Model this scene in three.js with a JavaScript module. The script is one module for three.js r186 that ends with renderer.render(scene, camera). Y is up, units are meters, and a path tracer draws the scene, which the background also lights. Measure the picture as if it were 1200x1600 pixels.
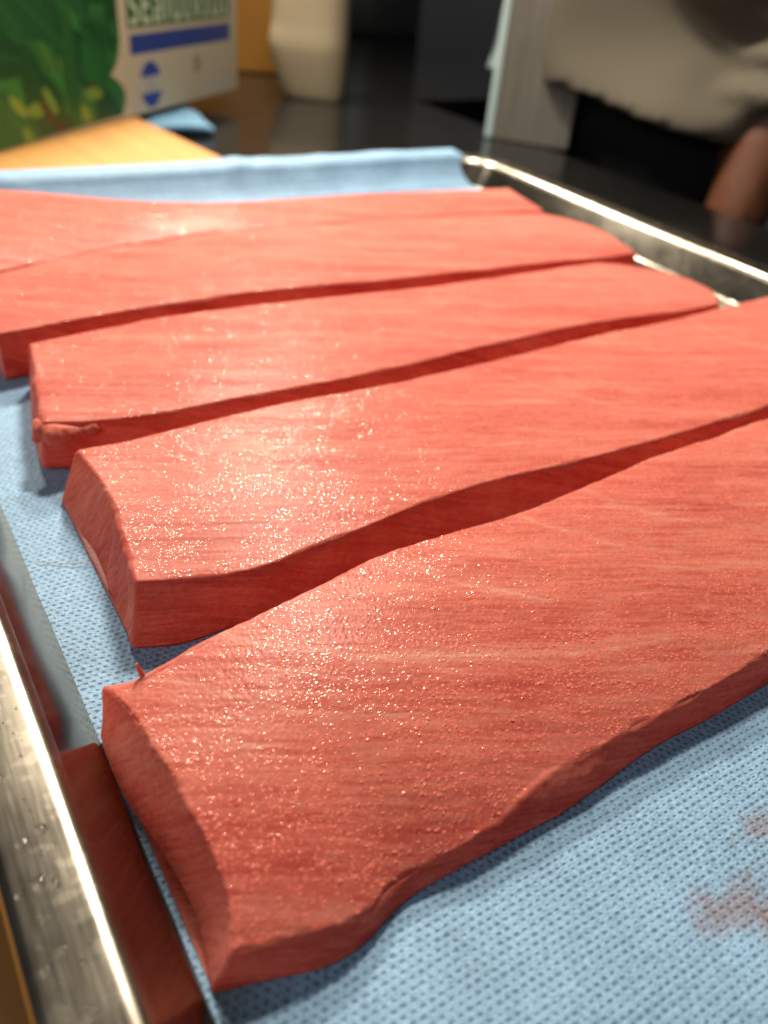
import * as THREE from 'three';
import { RoundedBoxGeometry } from 'three/addons/geometries/RoundedBoxGeometry.js';
import { mergeGeometries } from 'three/addons/utils/BufferGeometryUtils.js';
import { RectAreaLightUniformsLib } from 'three/addons/lights/RectAreaLightUniformsLib.js';

// ---------------------------------------------------------------- camera, light, exposure
const scene = new THREE.Scene();
const camera = new THREE.PerspectiveCamera(63.25, 0.75, 0.01, 30);
camera.position.set(0, 0.2, 0);
camera.up.set(0.24708, 0.8115, -0.52955);
camera.lookAt(0.47345, 0.2 - 0.57792, -0.66472);
camera.focus = 0.262;
camera.userData.fStop = 7.2;
scene.background = new THREE.Color().setRGB(0.030, 0.030, 0.031);   // dim kitchen beyond the counter
const renderer = new THREE.WebGLRenderer({ antialias: true });
renderer.toneMapping = THREE.LinearToneMapping;
renderer.toneMappingExposure = 1.0;
renderer.shadowMap.enabled = true;
RectAreaLightUniformsLib.init();
function areaLamp(name, label, pos, look, w, h, color, intensity, glow) {
  const g = new THREE.Group(); g.name = name; g.position.set(...pos); g.lookAt(...look);
  g.userData = { label, category: 'lamp' };
  const frame = new THREE.Mesh(new RoundedBoxGeometry(w + 0.05, h + 0.05, 0.04, 3, 0.008), new THREE.MeshStandardMaterial({ color: 0x8a8a88, metalness: 0.6, roughness: 0.4 }));
  frame.name = 'housing'; frame.position.z = -0.024; g.add(frame);
  const glass = new THREE.Mesh(new RoundedBoxGeometry(w, h, 0.006, 2, 0.002), new THREE.MeshStandardMaterial({ color: 0xf4efe4, emissive: new THREE.Color(...color), emissiveIntensity: glow, roughness: 0.6 }));
  glass.name = 'lamp_diffuser'; glass.position.z = 0.0; g.add(glass);
  const l = new THREE.RectAreaLight(new THREE.Color(...color), intensity, w, h);
  l.position.z = 0.012; l.rotation.y = Math.PI; g.add(l);
  scene.add(g);
  return g;
}
// two small warm lamps over the far side of the counter throw the short shadows towards the camera
areaLamp('ceiling_lamp', 'small warm lamp hanging above the wooden board and food carton', [0.25, 0.74, -1.14], [0.22, 0, -0.25], 0.13, 0.10, [1.0, 0.88, 0.70], 200, 3);
areaLamp('ceiling_lamp_001', 'small warm lamp hanging above the off white container', [0.62, 0.80, -1.30], [0.22, 0, -0.25], 0.13, 0.10, [1.0, 0.88, 0.70], 450, 3);
areaLamp('ceiling_lamp_002', 'unseen small warm lamp added to brighten the near tuna, carton and person', [0.47, 0.82, -0.78], [0.15, 0, -0.1], 0.13, 0.10, [1.0, 0.87, 0.70], 410, 3);  // unseen extra lamp, added for glints on the near loin and light behind it
// unseen softer lamp added to the left, behind the photographer, that fills the cut ends
areaLamp('ceiling_lamp_003', 'unseen large soft white fill panel added left of the tray', [-1.3, 1.15, 0.15], [0.15, 0, -0.3], 0.8, 0.7, [0.95, 0.97, 1.0], 3.6, 1);

// ---------------------------------------------------------------- helpers
const hash = (a, b, c = 0) => { let n = Math.imul(a | 0, 374761393) ^ Math.imul(b | 0, 668265263) ^ Math.imul(c | 0, 2147483647 - 77777); n = Math.imul(n ^ (n >>> 13), 1274126177); n ^= n >>> 16; n = Math.imul(n, 2246822519); return ((n ^ (n >>> 15)) >>> 0) / 4294967296; };
const sm = t => t * t * (3 - 2 * t);
function noise(x, y, s = 0) { const i = Math.floor(x), j = Math.floor(y), u = sm(x - i), v = sm(y - j); const a = hash(i, j, s), b = hash(i + 1, j, s), c = hash(i, j + 1, s), d = hash(i + 1, j + 1, s); return (a + (b - a) * u + (c - a) * v + (a - b - c + d) * u * v) * 2 - 1; }
function noise3(x, y, z, s = 0) { const k = Math.floor(z), w = sm(z - k); return noise(x, y, s + k * 17) * (1 - w) + noise(x, y, s + k * 17 + 17) * w; }
const fbm = (x, y, s, o = 4) => { let a = 0, m = 0.5; for (let k = 0; k < o; k++) { a += m * noise(x, y, s + k * 31); x *= 2.03; y *= 2.03; m *= 0.5; } return a; };
const clamp = (x, a, b) => x < a ? a : x > b ? b : x, lerp = (a, b, t) => a + (b - a) * t;
const step = (a, b, x) => sm(clamp((x - a) / (b - a), 0, 1));
function curve(pts) {                                     // smooth curve through [t, value] points
  const n = pts.length, m = pts.map((p, i) => { const a = pts[Math.max(0, i - 1)], b = pts[Math.min(n - 1, i + 1)]; return (b[1] - a[1]) / (b[0] - a[0]); });
  return t => {
    if (t <= pts[0][0]) return pts[0][1] + m[0] * (t - pts[0][0]) * 0.5; if (t >= pts[n - 1][0]) return pts[n - 1][1] + m[n - 1] * (t - pts[n - 1][0]) * 0.5;
    let i = 0; while (pts[i + 1][0] < t) i++;
    const h = pts[i + 1][0] - pts[i][0], u = (t - pts[i][0]) / h, u2 = u * u, u3 = u2 * u;
    return (2 * u3 - 3 * u2 + 1) * pts[i][1] + (u3 - 2 * u2 + u) * h * m[i] + (3 * u2 - 2 * u3) * pts[i + 1][1] + (u3 - u2) * h * m[i + 1];
  };
}
function tex(w, h, fn, srgb = false) {
  const d = new Uint8Array(w * h * 4), o = [0, 0, 0];
  for (let j = 0; j < h; j++) for (let i = 0; i < w; i++) { fn(i, j, o); const k = (j * w + i) * 4; d[k] = clamp(o[0], 0, 1) * 255; d[k + 1] = clamp(o[1], 0, 1) * 255; d[k + 2] = clamp(o[2], 0, 1) * 255; d[k + 3] = 255; }
  const t = new THREE.DataTexture(d, w, h); t.magFilter = THREE.LinearFilter; t.minFilter = THREE.LinearMipmapLinearFilter; t.wrapS = t.wrapT = THREE.RepeatWrapping; if (srgb) t.colorSpace = THREE.SRGBColorSpace; t.needsUpdate = true; return t;
}
const toS = c => c <= 0.0031308 ? c * 12.92 : 1.055 * Math.pow(c, 1 / 2.4) - 0.055;
const cap = (x, y, z, [ax, ay, az, ra], [bx, by, bz, rb]) => { const dx = bx - ax, dy = by - ay, dz = bz - az, t = clamp(((x - ax) * dx + (y - ay) * dy + (z - az) * dz) / (dx * dx + dy * dy + dz * dz), 0, 1); return Math.hypot(x - ax - dx * t, y - ay - dy * t, z - az - dz * t) - lerp(ra, rb, t); };
const smin = (a, b, k) => { const q = Math.max(k - Math.abs(a - b), 0) / k; return Math.min(a, b) - q * q * k / 4; };
const ell = (x, y, z, [cx, cy, cz], [rx, ry, rz]) => { const q = Math.hypot((x - cx) / rx, (y - cy) / ry, (z - cz) / rz); return (q - 1) * Math.min(rx, ry, rz); };
const taken = {};
const numbered = n => { const k = taken[n] = (taken[n] ?? -1) + 1; return k ? `${n}_${String(k).padStart(3, '0')}` : n; };
taken.ceiling_lamp = 3;
function mesh(name, geo, mat, parent) { const m = new THREE.Mesh(geo, mat); m.name = parent ? name : numbered(name); m.castShadow = m.receiveShadow = true; (parent || scene).add(m); return m; }
function thing(name, label, category, pos = [0, 0, 0], group) { const g = new THREE.Group(); g.name = numbered(name); g.position.set(...pos); g.userData = { label, category }; if (group) g.userData.group = group; scene.add(g); return g; }
function tag(o, label, category, group) { o.userData = { label, category }; if (group) o.userData.group = group; return o; }
function struct(o) { o.userData.kind = 'structure'; return o; }
function gridGeo(nx, ny, fn, uvfn) {                      // grid of (nx+1)*(ny+1) points
  const p = [], uv = [], ix = [];
  for (let j = 0; j <= ny; j++) for (let i = 0; i <= nx; i++) { const q = fn(i / nx, j / ny); p.push(...q); const t = uvfn ? uvfn(i / nx, j / ny, q) : [i / nx, j / ny]; uv.push(...t); }
  for (let j = 0; j < ny; j++) for (let i = 0; i < nx; i++) { const a = j * (nx + 1) + i, b = a + 1, c = a + nx + 1, d = c + 1; ix.push(a, b, d, a, d, c); }
  const g = new THREE.BufferGeometry(); g.setAttribute('position', new THREE.Float32BufferAttribute(p, 3)); g.setAttribute('uv', new THREE.Float32BufferAttribute(uv, 2)); g.setIndex(ix); g.computeVertexNormals(); return g;
}

// ---------------------------------------------------------------- counter, floor, board
const counterTex = tex(512, 512, (i, j, o) => { const a = 0.5 + 0.5 * fbm(i / 40, j / 40, 5), s = hash(i, j, 3) > 0.985 ? 0.10 : 0; o[0] = o[1] = o[2] = 0.07 + 0.03 * a + s * 0.5; }, true);
counterTex.repeat.set(2, 2);
{
  const s = new THREE.Shape([[-1.4, 0.5], [0.80, 0.5], [0.80, -1.17], [2.6, -1.17], [2.6, -3.2], [-1.4, -3.2]].map(([x, z]) => new THREE.Vector2(x, -z)));
  const g = new THREE.ExtrudeGeometry(s, { depth: 0.036, bevelEnabled: true, bevelSize: 0.004, bevelThickness: 0.004, bevelSegments: 3 });
  g.rotateX(-Math.PI / 2); g.translate(0, -0.021 - 0.04, 0);
  struct(mesh('countertop', g, new THREE.MeshPhysicalMaterial({ map: counterTex, roughness: 0.12, specularIntensity: 0.6 })));
  const fl = new THREE.Mesh(new THREE.BoxGeometry(6, 0.05, 6), new THREE.MeshStandardMaterial({ color: 0x151414, roughness: 0.7 }));
  fl.position.set(0.8, -0.945, -1.2); fl.name = 'floor'; fl.receiveShadow = true; scene.add(fl); struct(fl);
  const cab = mesh('counter_base', new THREE.BoxGeometry(2.1, 0.855, 1.6), new THREE.MeshStandardMaterial({ color: 0x1a1b1c, roughness: 0.6 }));
  cab.position.set(-0.32, -0.061 - 0.4295, -0.36); struct(cab);
}
const woodTex = tex(1024, 1024, (i, j, o) => {
  const x = i / 1024, y = j / 1024, st = Math.floor(x * 12), w = noise(x * 5, y * 1.5, 8) * 0.5;
  const ring = Math.sin((x * 90 + w * 14 + noise(x * 30, y * 3, 2) * 2.2) * 2.2) * 0.5 + 0.5, fine = noise(x * 420, y * 12, 4);
  const t = 0.84 + 0.10 * (hash(st, 7) - 0.5) + 0.06 * ring + 0.05 * fine;
  o[0] = toS(0.46 * t); o[1] = toS(0.262 * t * t); o[2] = toS(0.068 * t * t);
}, true);
{
  const board = thing('cutting_board', 'large yellow wooden board lying under the steel tray', 'board', [0.375, -0.021, -0.53]);
  const m = mesh('plank', new RoundedBoxGeometry(1.0, 0.018, 1.5, 4, 0.004), new THREE.MeshPhysicalMaterial({ map: woodTex, roughness: 0.5 }), board);
  m.position.set(-0.5, 0.009, 0);
  board.rotation.y = 0.1223;
}

// ---------------------------------------------------------------- steel tray
const steelBump = tex(1024, 1024, (i, j, o) => { o[0] = o[1] = o[2] = 0.5 + 0.25 * noise(i / 2.5, j / 60, 1) + 0.3 * fbm(i / 50, j / 50, 9, 5); });
const steelRough = tex(1024, 1024, (i, j, o) => { const a = fbm(i / 90, j / 70, 21, 5), spot = step(0.12, 0.3, fbm(i / 14, j / 14, 40, 3)); o[0] = o[1] = o[2] = clamp(0.42 + 0.10 * a + 0.05 * spot + 0.05 * noise(i / 2, j / 40, 6), 0.1, 1); });
for (const t of [steelBump, steelRough]) t.repeat.set(5, 5);
const steel = new THREE.MeshPhysicalMaterial({ color: new THREE.Color().setRGB(0.34, 0.31, 0.26), metalness: 1, roughness: 0.31, roughnessMap: steelRough, bumpMap: steelBump, bumpScale: 0.0000025 });
const rimSteel = steel.clone(); rimSteel.roughness = 0.58;
{
  const X0 = 0.030, X1 = 0.530, Z0 = -0.664, Z1 = 0.05;        // inner floor
  const loop = (out, y, r) => {                                // rounded rectangle, grown by out
    const x0 = X0 - out, x1 = X1 + out, z0 = Z0 - out, z1 = Z1 + out, p = [], N = 14;
    const corners = [[x1 - r, z1 - r, 0], [x0 + r, z1 - r, 1], [x0 + r, z0 + r, 2], [x1 - r, z0 + r, 3]];
    corners.forEach(([cx, cz, q], c) => {
      for (let k = 0; k <= N; k++) { const a = (q + k / N) * Math.PI / 2; p.push([cx + r * Math.cos(a), y, cz + r * Math.sin(a)]); }
      const [nx, nz, nq] = corners[(c + 1) % 4], a = (q + 1) * Math.PI / 2, A = [cx + r * Math.cos(a), y, cz + r * Math.sin(a)], B = [nx + r * Math.cos(a), y, nz + r * Math.sin(a)];
      for (let k = 1; k < 30; k++) p.push([lerp(A[0], B[0], k / 30), y, lerp(A[2], B[2], k / 30)]);
    });
    return p;
  };
  const loft = (prof, close) => {
    const rings = prof.map(([o, y, r]) => loop(o, y, r)), n = rings[0].length, p = [], uv = [], ix = [];
    rings.forEach((rg, j) => rg.forEach(q => { p.push(...q); uv.push(q[0] + q[1] * 0.7 + j * 0.003, q[2] + q[1] * 0.7); }));
    for (let j = 0; j + 1 < rings.length; j++) for (let i = 0; i < n; i++) { const a = j * n + i, b = j * n + (i + 1) % n, c = a + n, d = b + n; ix.push(a, b, d, a, d, c); }
    if (close) { const c = p.length / 3; p.push((X0 + X1) / 2, prof[0][1], (Z0 + Z1) / 2); uv.push(0.5, 0.5); for (let i = 0; i < n; i++) ix.push(c, (i + 1) % n, i); }
    const g = new THREE.BufferGeometry(); g.setAttribute('position', new THREE.Float32BufferAttribute(p, 3)); g.setAttribute('uv', new THREE.Float32BufferAttribute(uv, 2)); g.setIndex(ix); g.computeVertexNormals(); return g;
  };
  const tray = thing('baking_tray', 'shallow stainless steel tray lined with blue towels', 'tray');
  const fy = -0.0018, wall = [[-0.006, fy, 0.022], [-0.0004, fy + 0.0002, 0.024], [0.0010, fy + 0.0008, 0.0255], [0.0022, fy + 0.0024, 0.027], [0.0145, 0.0165, 0.034]];
  mesh('basin', loft(wall, true), steel, tray);
  const under = wall.slice().reverse().map(([o, y, r]) => [o + 0.0010, y - 0.0011, r]);
  mesh('rim', loft([[0.0145, 0.0165, 0.034], [0.0162, 0.0190, 0.035], [0.0178, 0.0200, 0.036], [0.0200, 0.0203, 0.037], [0.0330, 0.0203, 0.045], [0.0352, 0.0197, 0.046], [0.0362, 0.0180, 0.047], [0.0356, 0.0162, 0.047], [0.0340, 0.0158, 0.046], [0.0334, 0.0172, 0.045], [0.0200, 0.0190, 0.038]], false), rimSteel, tray);
  const wd = new THREE.SphereGeometry(1, 12, 5, 0, Math.PI * 2, 0, 1.2); wd.translate(0, -Math.cos(1.2), 0);
  const wet = new THREE.InstancedMesh(wd, new THREE.MeshPhysicalMaterial({ color: 0xffffff, roughness: 0.03, transmission: 1, thickness: 0.001, ior: 1.33 }), 60), wm = new THREE.Matrix4();
  for (let k = 0; k < 60; k++) { const q = 0.0003 + 0.0011 * Math.pow(hash(k, 3, 77), 3); wm.makeScale(q * (1 + 0.6 * hash(k, 4, 77)), q * 0.5, q * (1 + 0.8 * hash(k, 5, 77))); wm.setPosition(-0.002 + 0.011 * hash(k, 1, 77), 0.02028, -0.25 + 0.17 * hash(k, 2, 77)); wet.setMatrixAt(k, wm); }
  wet.name = 'water_drops'; wet.userData.kind = 'stuff'; tray.add(wet);
  const ug = loft([...under.map(u => u), [-0.02, fy - 0.0012, 0.02]], false); mesh('underside', ug, steel, tray);
  const plate = mesh('base_plate', new THREE.BoxGeometry(X1 - X0 + 0.002, 0.0008, Z1 - Z0 + 0.002), steel, tray); plate.position.set((X0 + X1) / 2, fy - 0.0008, (Z0 + Z1) / 2);
}

// ---------------------------------------------------------------- blue perforated towels
// bond points of the non-woven: a staggered grid of fused, darker spots
const PX = 0.0026, PZ = 0.0021;
function bond(x, z) {
  x += 0.00025 * noise(x * 130, z * 130, 61) + 0.0008 * noise(x * 12, z * 12, 63); z += 0.00025 * noise(x * 130, z * 130, 62) + 0.0008 * noise(x * 12, z * 12, 64);
  const r = Math.round(z / PZ * 1), off = (r & 1) ? 0.5 : 0, c = Math.round(x / PX - off);
  const dx = (x / PX - off - c) * PX, dz = z - r * PZ, k = 0.65 + 0.6 * hash(r, c, 9);
  const d = Math.hypot((dx + 0.45 * dz) * 0.78, (dz - 0.2 * dx) * 1.15) / (0.00058 * k);
  return 1 - step(0.45, 1.35, d);
}
const stains = [[0.178, -0.054, 0.009, 0.005, 0.55], [0.156, -0.042, 0.014, 0.007, 0.6], [0.162, -0.031, 0.012, 0.009, 0.75], [0.180, -0.046, 0.014, 0.004, 0.3], [0.052, -0.292, 0.006, 0.004, 0.25], [0.19, -0.03, 0.012, 0.006, 0.5]];
function towelTextures(x0, z0, wx, wz, w, h, seed) {
  const height = new Float32Array(w * h);
  const col = tex(w, h, (i, j, o) => {
    const x = x0 + wx * i / w, z = z0 + wz * j / h, b = bond(x, z), f = noise(x * 3200, z * 700, seed) * 0.5 + noise(x * 800, z * 3300, seed + 1) * 0.5 + noise(x * 5000, z * 5000, seed + 2) * 0.4, big = fbm(x * 60, z * 60, seed + 4);
    let t = 1 + 0.34 * f + 0.14 * big; const d = 1 - 0.37 * b;
    height[j * w + i] = 0.62 + 0.22 * f - 0.55 * b;
    let r = 0.185 * t * d, g = 0.312 * t * d, bl = 0.455 * t * Math.pow(d, 0.85);
    if (seed === 100) for (const [sx, sz, a, c, s] of stains) { const q = Math.hypot((x - sx) / a, (z - sz) / c) + 0.8 * fbm(x * 150, z * 150, 77, 3) + 0.10 * f, m = (1 - step(0.2, 1.25, q)) * s; r = lerp(r, 0.17 * t, m); g = lerp(g, 0.10 * t, m); bl = lerp(bl, 0.095 * t, m); }
    o[0] = toS(r); o[1] = toS(g); o[2] = toS(bl);
  }, true);
  const bmp = tex(w, h, (i, j, o) => { o[0] = o[1] = o[2] = height[j * w + i]; });
  return [col, bmp];
}
function towelMat(args) { const [map, bumpMap] = towelTextures(...args); for (const t of [map, bumpMap]) t.wrapS = t.wrapT = THREE.MirroredRepeatWrapping; return new THREE.MeshPhysicalMaterial({ map, bumpMap, bumpScale: 0.0005, roughness: 0.55, specularIntensity: 0.3, side: THREE.DoubleSide }); }
function sheet(nx, ny, fn, uvfn, thick) {                     // cloth with real thickness: upper and lower side and the edges between
  const top = gridGeo(nx, ny, fn, uvfn), P = top.attributes.position, N = top.attributes.normal, U = top.attributes.uv, n = P.count, p = [...P.array], uv = [...U.array], ix = [...top.index.array];
  for (let k = 0; k < n; k++) { p.push(P.getX(k) - N.getX(k) * thick, P.getY(k) - N.getY(k) * thick, P.getZ(k) - N.getZ(k) * thick); uv.push(U.getX(k), U.getY(k)); }
  for (let k = 0; k < top.index.count; k += 3) ix.push(top.index.array[k] + n, top.index.array[k + 2] + n, top.index.array[k + 1] + n);
  const edge = []; for (let i = 0; i < nx; i++) edge.push([i, i + 1]); for (let j = 0; j < ny; j++) edge.push([j * (nx + 1) + nx, (j + 1) * (nx + 1) + nx]); for (let i = nx; i > 0; i--) edge.push([ny * (nx + 1) + i, ny * (nx + 1) + i - 1]); for (let j = ny; j > 0; j--) edge.push([j * (nx + 1), (j - 1) * (nx + 1)]);
  for (const [a, b] of edge) ix.push(a, a + n, b + n, a, b + n, b);
  const g = new THREE.BufferGeometry(); g.setAttribute('position', new THREE.Float32BufferAttribute(p, 3)); g.setAttribute('uv', new THREE.Float32BufferAttribute(uv, 2)); g.setIndex(ix); g.computeVertexNormals(); return g;
}
{
  const X0 = 0.018, WX = 0.512;
  const lx = z => 0.0262 + 0.0009 * noise(z * 60, 3, 5) + 0.0004 * noise(z * 260, 3, 6) - 0.0016 * step(-0.24, -0.3, z);
  // front towel
  const mf = towelMat([X0, -0.31, WX, 0.31, 2048, 1240, 100]);
  const gf = sheet(150, 110, (u, v) => {
    const z = lerp(0.02, -0.304, v) + (v > 0.98 ? 0.0012 * noise(u * 30, 1, 4) : 0), x = lerp(lx(z), 0.440 + 0.004 * noise(z * 30, 7, 2), u);
    const y = 0.0003 * noise(x * 45, z * 45, 12) + 0.0006 * Math.max(0, noise(x * 16 + z * 9, z * 26, 14)) * (1 - step(-0.076, -0.090, z)) + 0.0012 * Math.exp(-Math.pow((x - lx(z)) / 0.004, 2)) * (0.5 + 0.5 * noise(z * 28, 2, 8)) * step(-0.17, -0.12, z) ;
    return [x, y + 0.0002, z];
  }, (u, v, q) => [(q[0] - X0) / WX, (q[2] + 0.31) / 0.31], 0.0005);
  tag(mesh('paper_towel', gf, mf), 'blue perforated towel with pinkish stains under the two nearest tuna pieces', 'towel');
  // rear towel climbs the far wall of the tray and hangs over its rim
  const mb = towelMat([X0, -0.76, WX, 0.47, 1024, 940, 200]);
  const path = [[-0.29, -0.0008], [-0.45, -0.0007], [-0.64, -0.0005], [-0.654, 0.0005], [-0.664, 0.006], [-0.673, 0.0145], [-0.678, 0.0205], [-0.683, 0.0232], [-0.690, 0.0242], [-0.698, 0.0234], [-0.7045, 0.0185], [-0.706, 0.010], [-0.708, 0.001]];
  const fz = curve(path.map((p, i) => [i, p[0]])), fyy = curve(path.map((p, i) => [i, p[1]]));
  const gb = sheet(170, 180, (u, v) => {
    const t = v < 0.5 ? v * 2 * 2 : 2 + (v - 0.5) * 2 * (path.length - 3), up = step(2.6, 6, t);
    let z = fz(t), y = fyy(t); const x = lerp(lx(z), 0.440 + 0.004 * noise(v * 9, 2, 3) + 0.092 * step(-0.50, -0.645, z), u);
    const w = noise(x * 22, 5, 31) * 0.6 + noise(x * 55, t * 0.25, 33) * 0.4, fold = Math.exp(-Math.pow((x - 0.30) / 0.012, 2));
    y += 0.0002 * noise(x * 45, z * 45, 13) * (1 - up) + up * (0.0016 * Math.max(0, w) + 0.0022 * fold) * (t < 10 ? 1 : 0.3); z += up * (t < 7 ? 1 : -0.5) * 0.0022 * Math.max(0, w);
    return [x, y, z];
  }, (u, v, q) => [(q[0] - X0) / WX, (q[2] - q[1] * 1.2 + 0.76) / 0.47], 0.0005);
  tag(mesh('paper_towel', gb, mb), 'blue perforated towel draped over the far rim of the steel tray', 'towel');
}

// ---------------------------------------------------------------- tuna
// muscle grain: fibres run along the piece, crossed by faint pale seams
const FW = 0.56, FH = 0.28;
const flesh = tex(2048, 1024, (i, j, o) => {
  const x = i / 2048 * FW, z = j / 1024 * FH;
  // c runs across the fibres, which cross the piece at a slant; a runs along them
  const c = z - 0.42 * x + 0.006 * noise(x * 9, z * 8, 3) + 0.0012 * noise(x * 50, z * 50, 4), a = x + 0.42 * z;
  const fib = noise(a * 70, c * 1150, 1) * 0.6 + noise(a * 150, c * 2300, 2) * 0.55 + noise(a * 22, c * 300, 5) * 0.5;
  const mott = fbm(a * 30, c * 75, 11, 4), grain = noise(x * 2200, z * 3000, 15) * 0.6 + noise(x * 1000, z * 1300, 16) * 0.5;
  const band = noise(a * 5, c * 95, 9), flake = step(0.15, 0.55, noise(a * 150, c * 620, 18) + 0.5 * mott);
  const q = c * 26 + 0.35 * noise(a * 7, c * 9, 21), seam = Math.exp(-Math.pow((q - Math.round(q)) / 0.030, 2)) * step(-0.1, 0.4, noise(a * 16, c * 30, 23) + 0.3 * fib);
  const t = 1 + 0.23 * fib + 0.14 * mott + 0.11 * band + 0.20 * grain;
  let r = 0.65 * Math.pow(t, 0.6), g = 0.166 * Math.pow(t, 1.6), b = 0.121 * Math.pow(t, 1.6);
  const s = clamp(0.26 * seam + 0.13 * flake, 0, 0.6); r = lerp(r, 0.76, s); g = lerp(g, 0.42, s); b = lerp(b, 0.33, s);
  o[0] = toS(r); o[1] = toS(g); o[2] = toS(b);
}, true);
flesh.wrapS = flesh.wrapT = THREE.MirroredRepeatWrapping;
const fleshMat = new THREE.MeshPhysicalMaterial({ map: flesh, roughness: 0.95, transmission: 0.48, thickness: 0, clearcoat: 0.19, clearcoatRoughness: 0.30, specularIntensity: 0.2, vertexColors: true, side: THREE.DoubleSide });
// droplets of moisture: shallow glossy caps, each leaning its own way
const dropGeo = new THREE.SphereGeometry(1 / Math.sin(0.42), 10, 3, 0, Math.PI * 2, 0, 0.42); dropGeo.translate(0, -1 / Math.tan(0.42), 0);
const dropMat = new THREE.MeshPhysicalMaterial({ color: new THREE.Color().setRGB(0.52, 0.132, 0.096), roughness: 0.12, specularIntensity: 0.65, ior: 1.36 });

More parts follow.
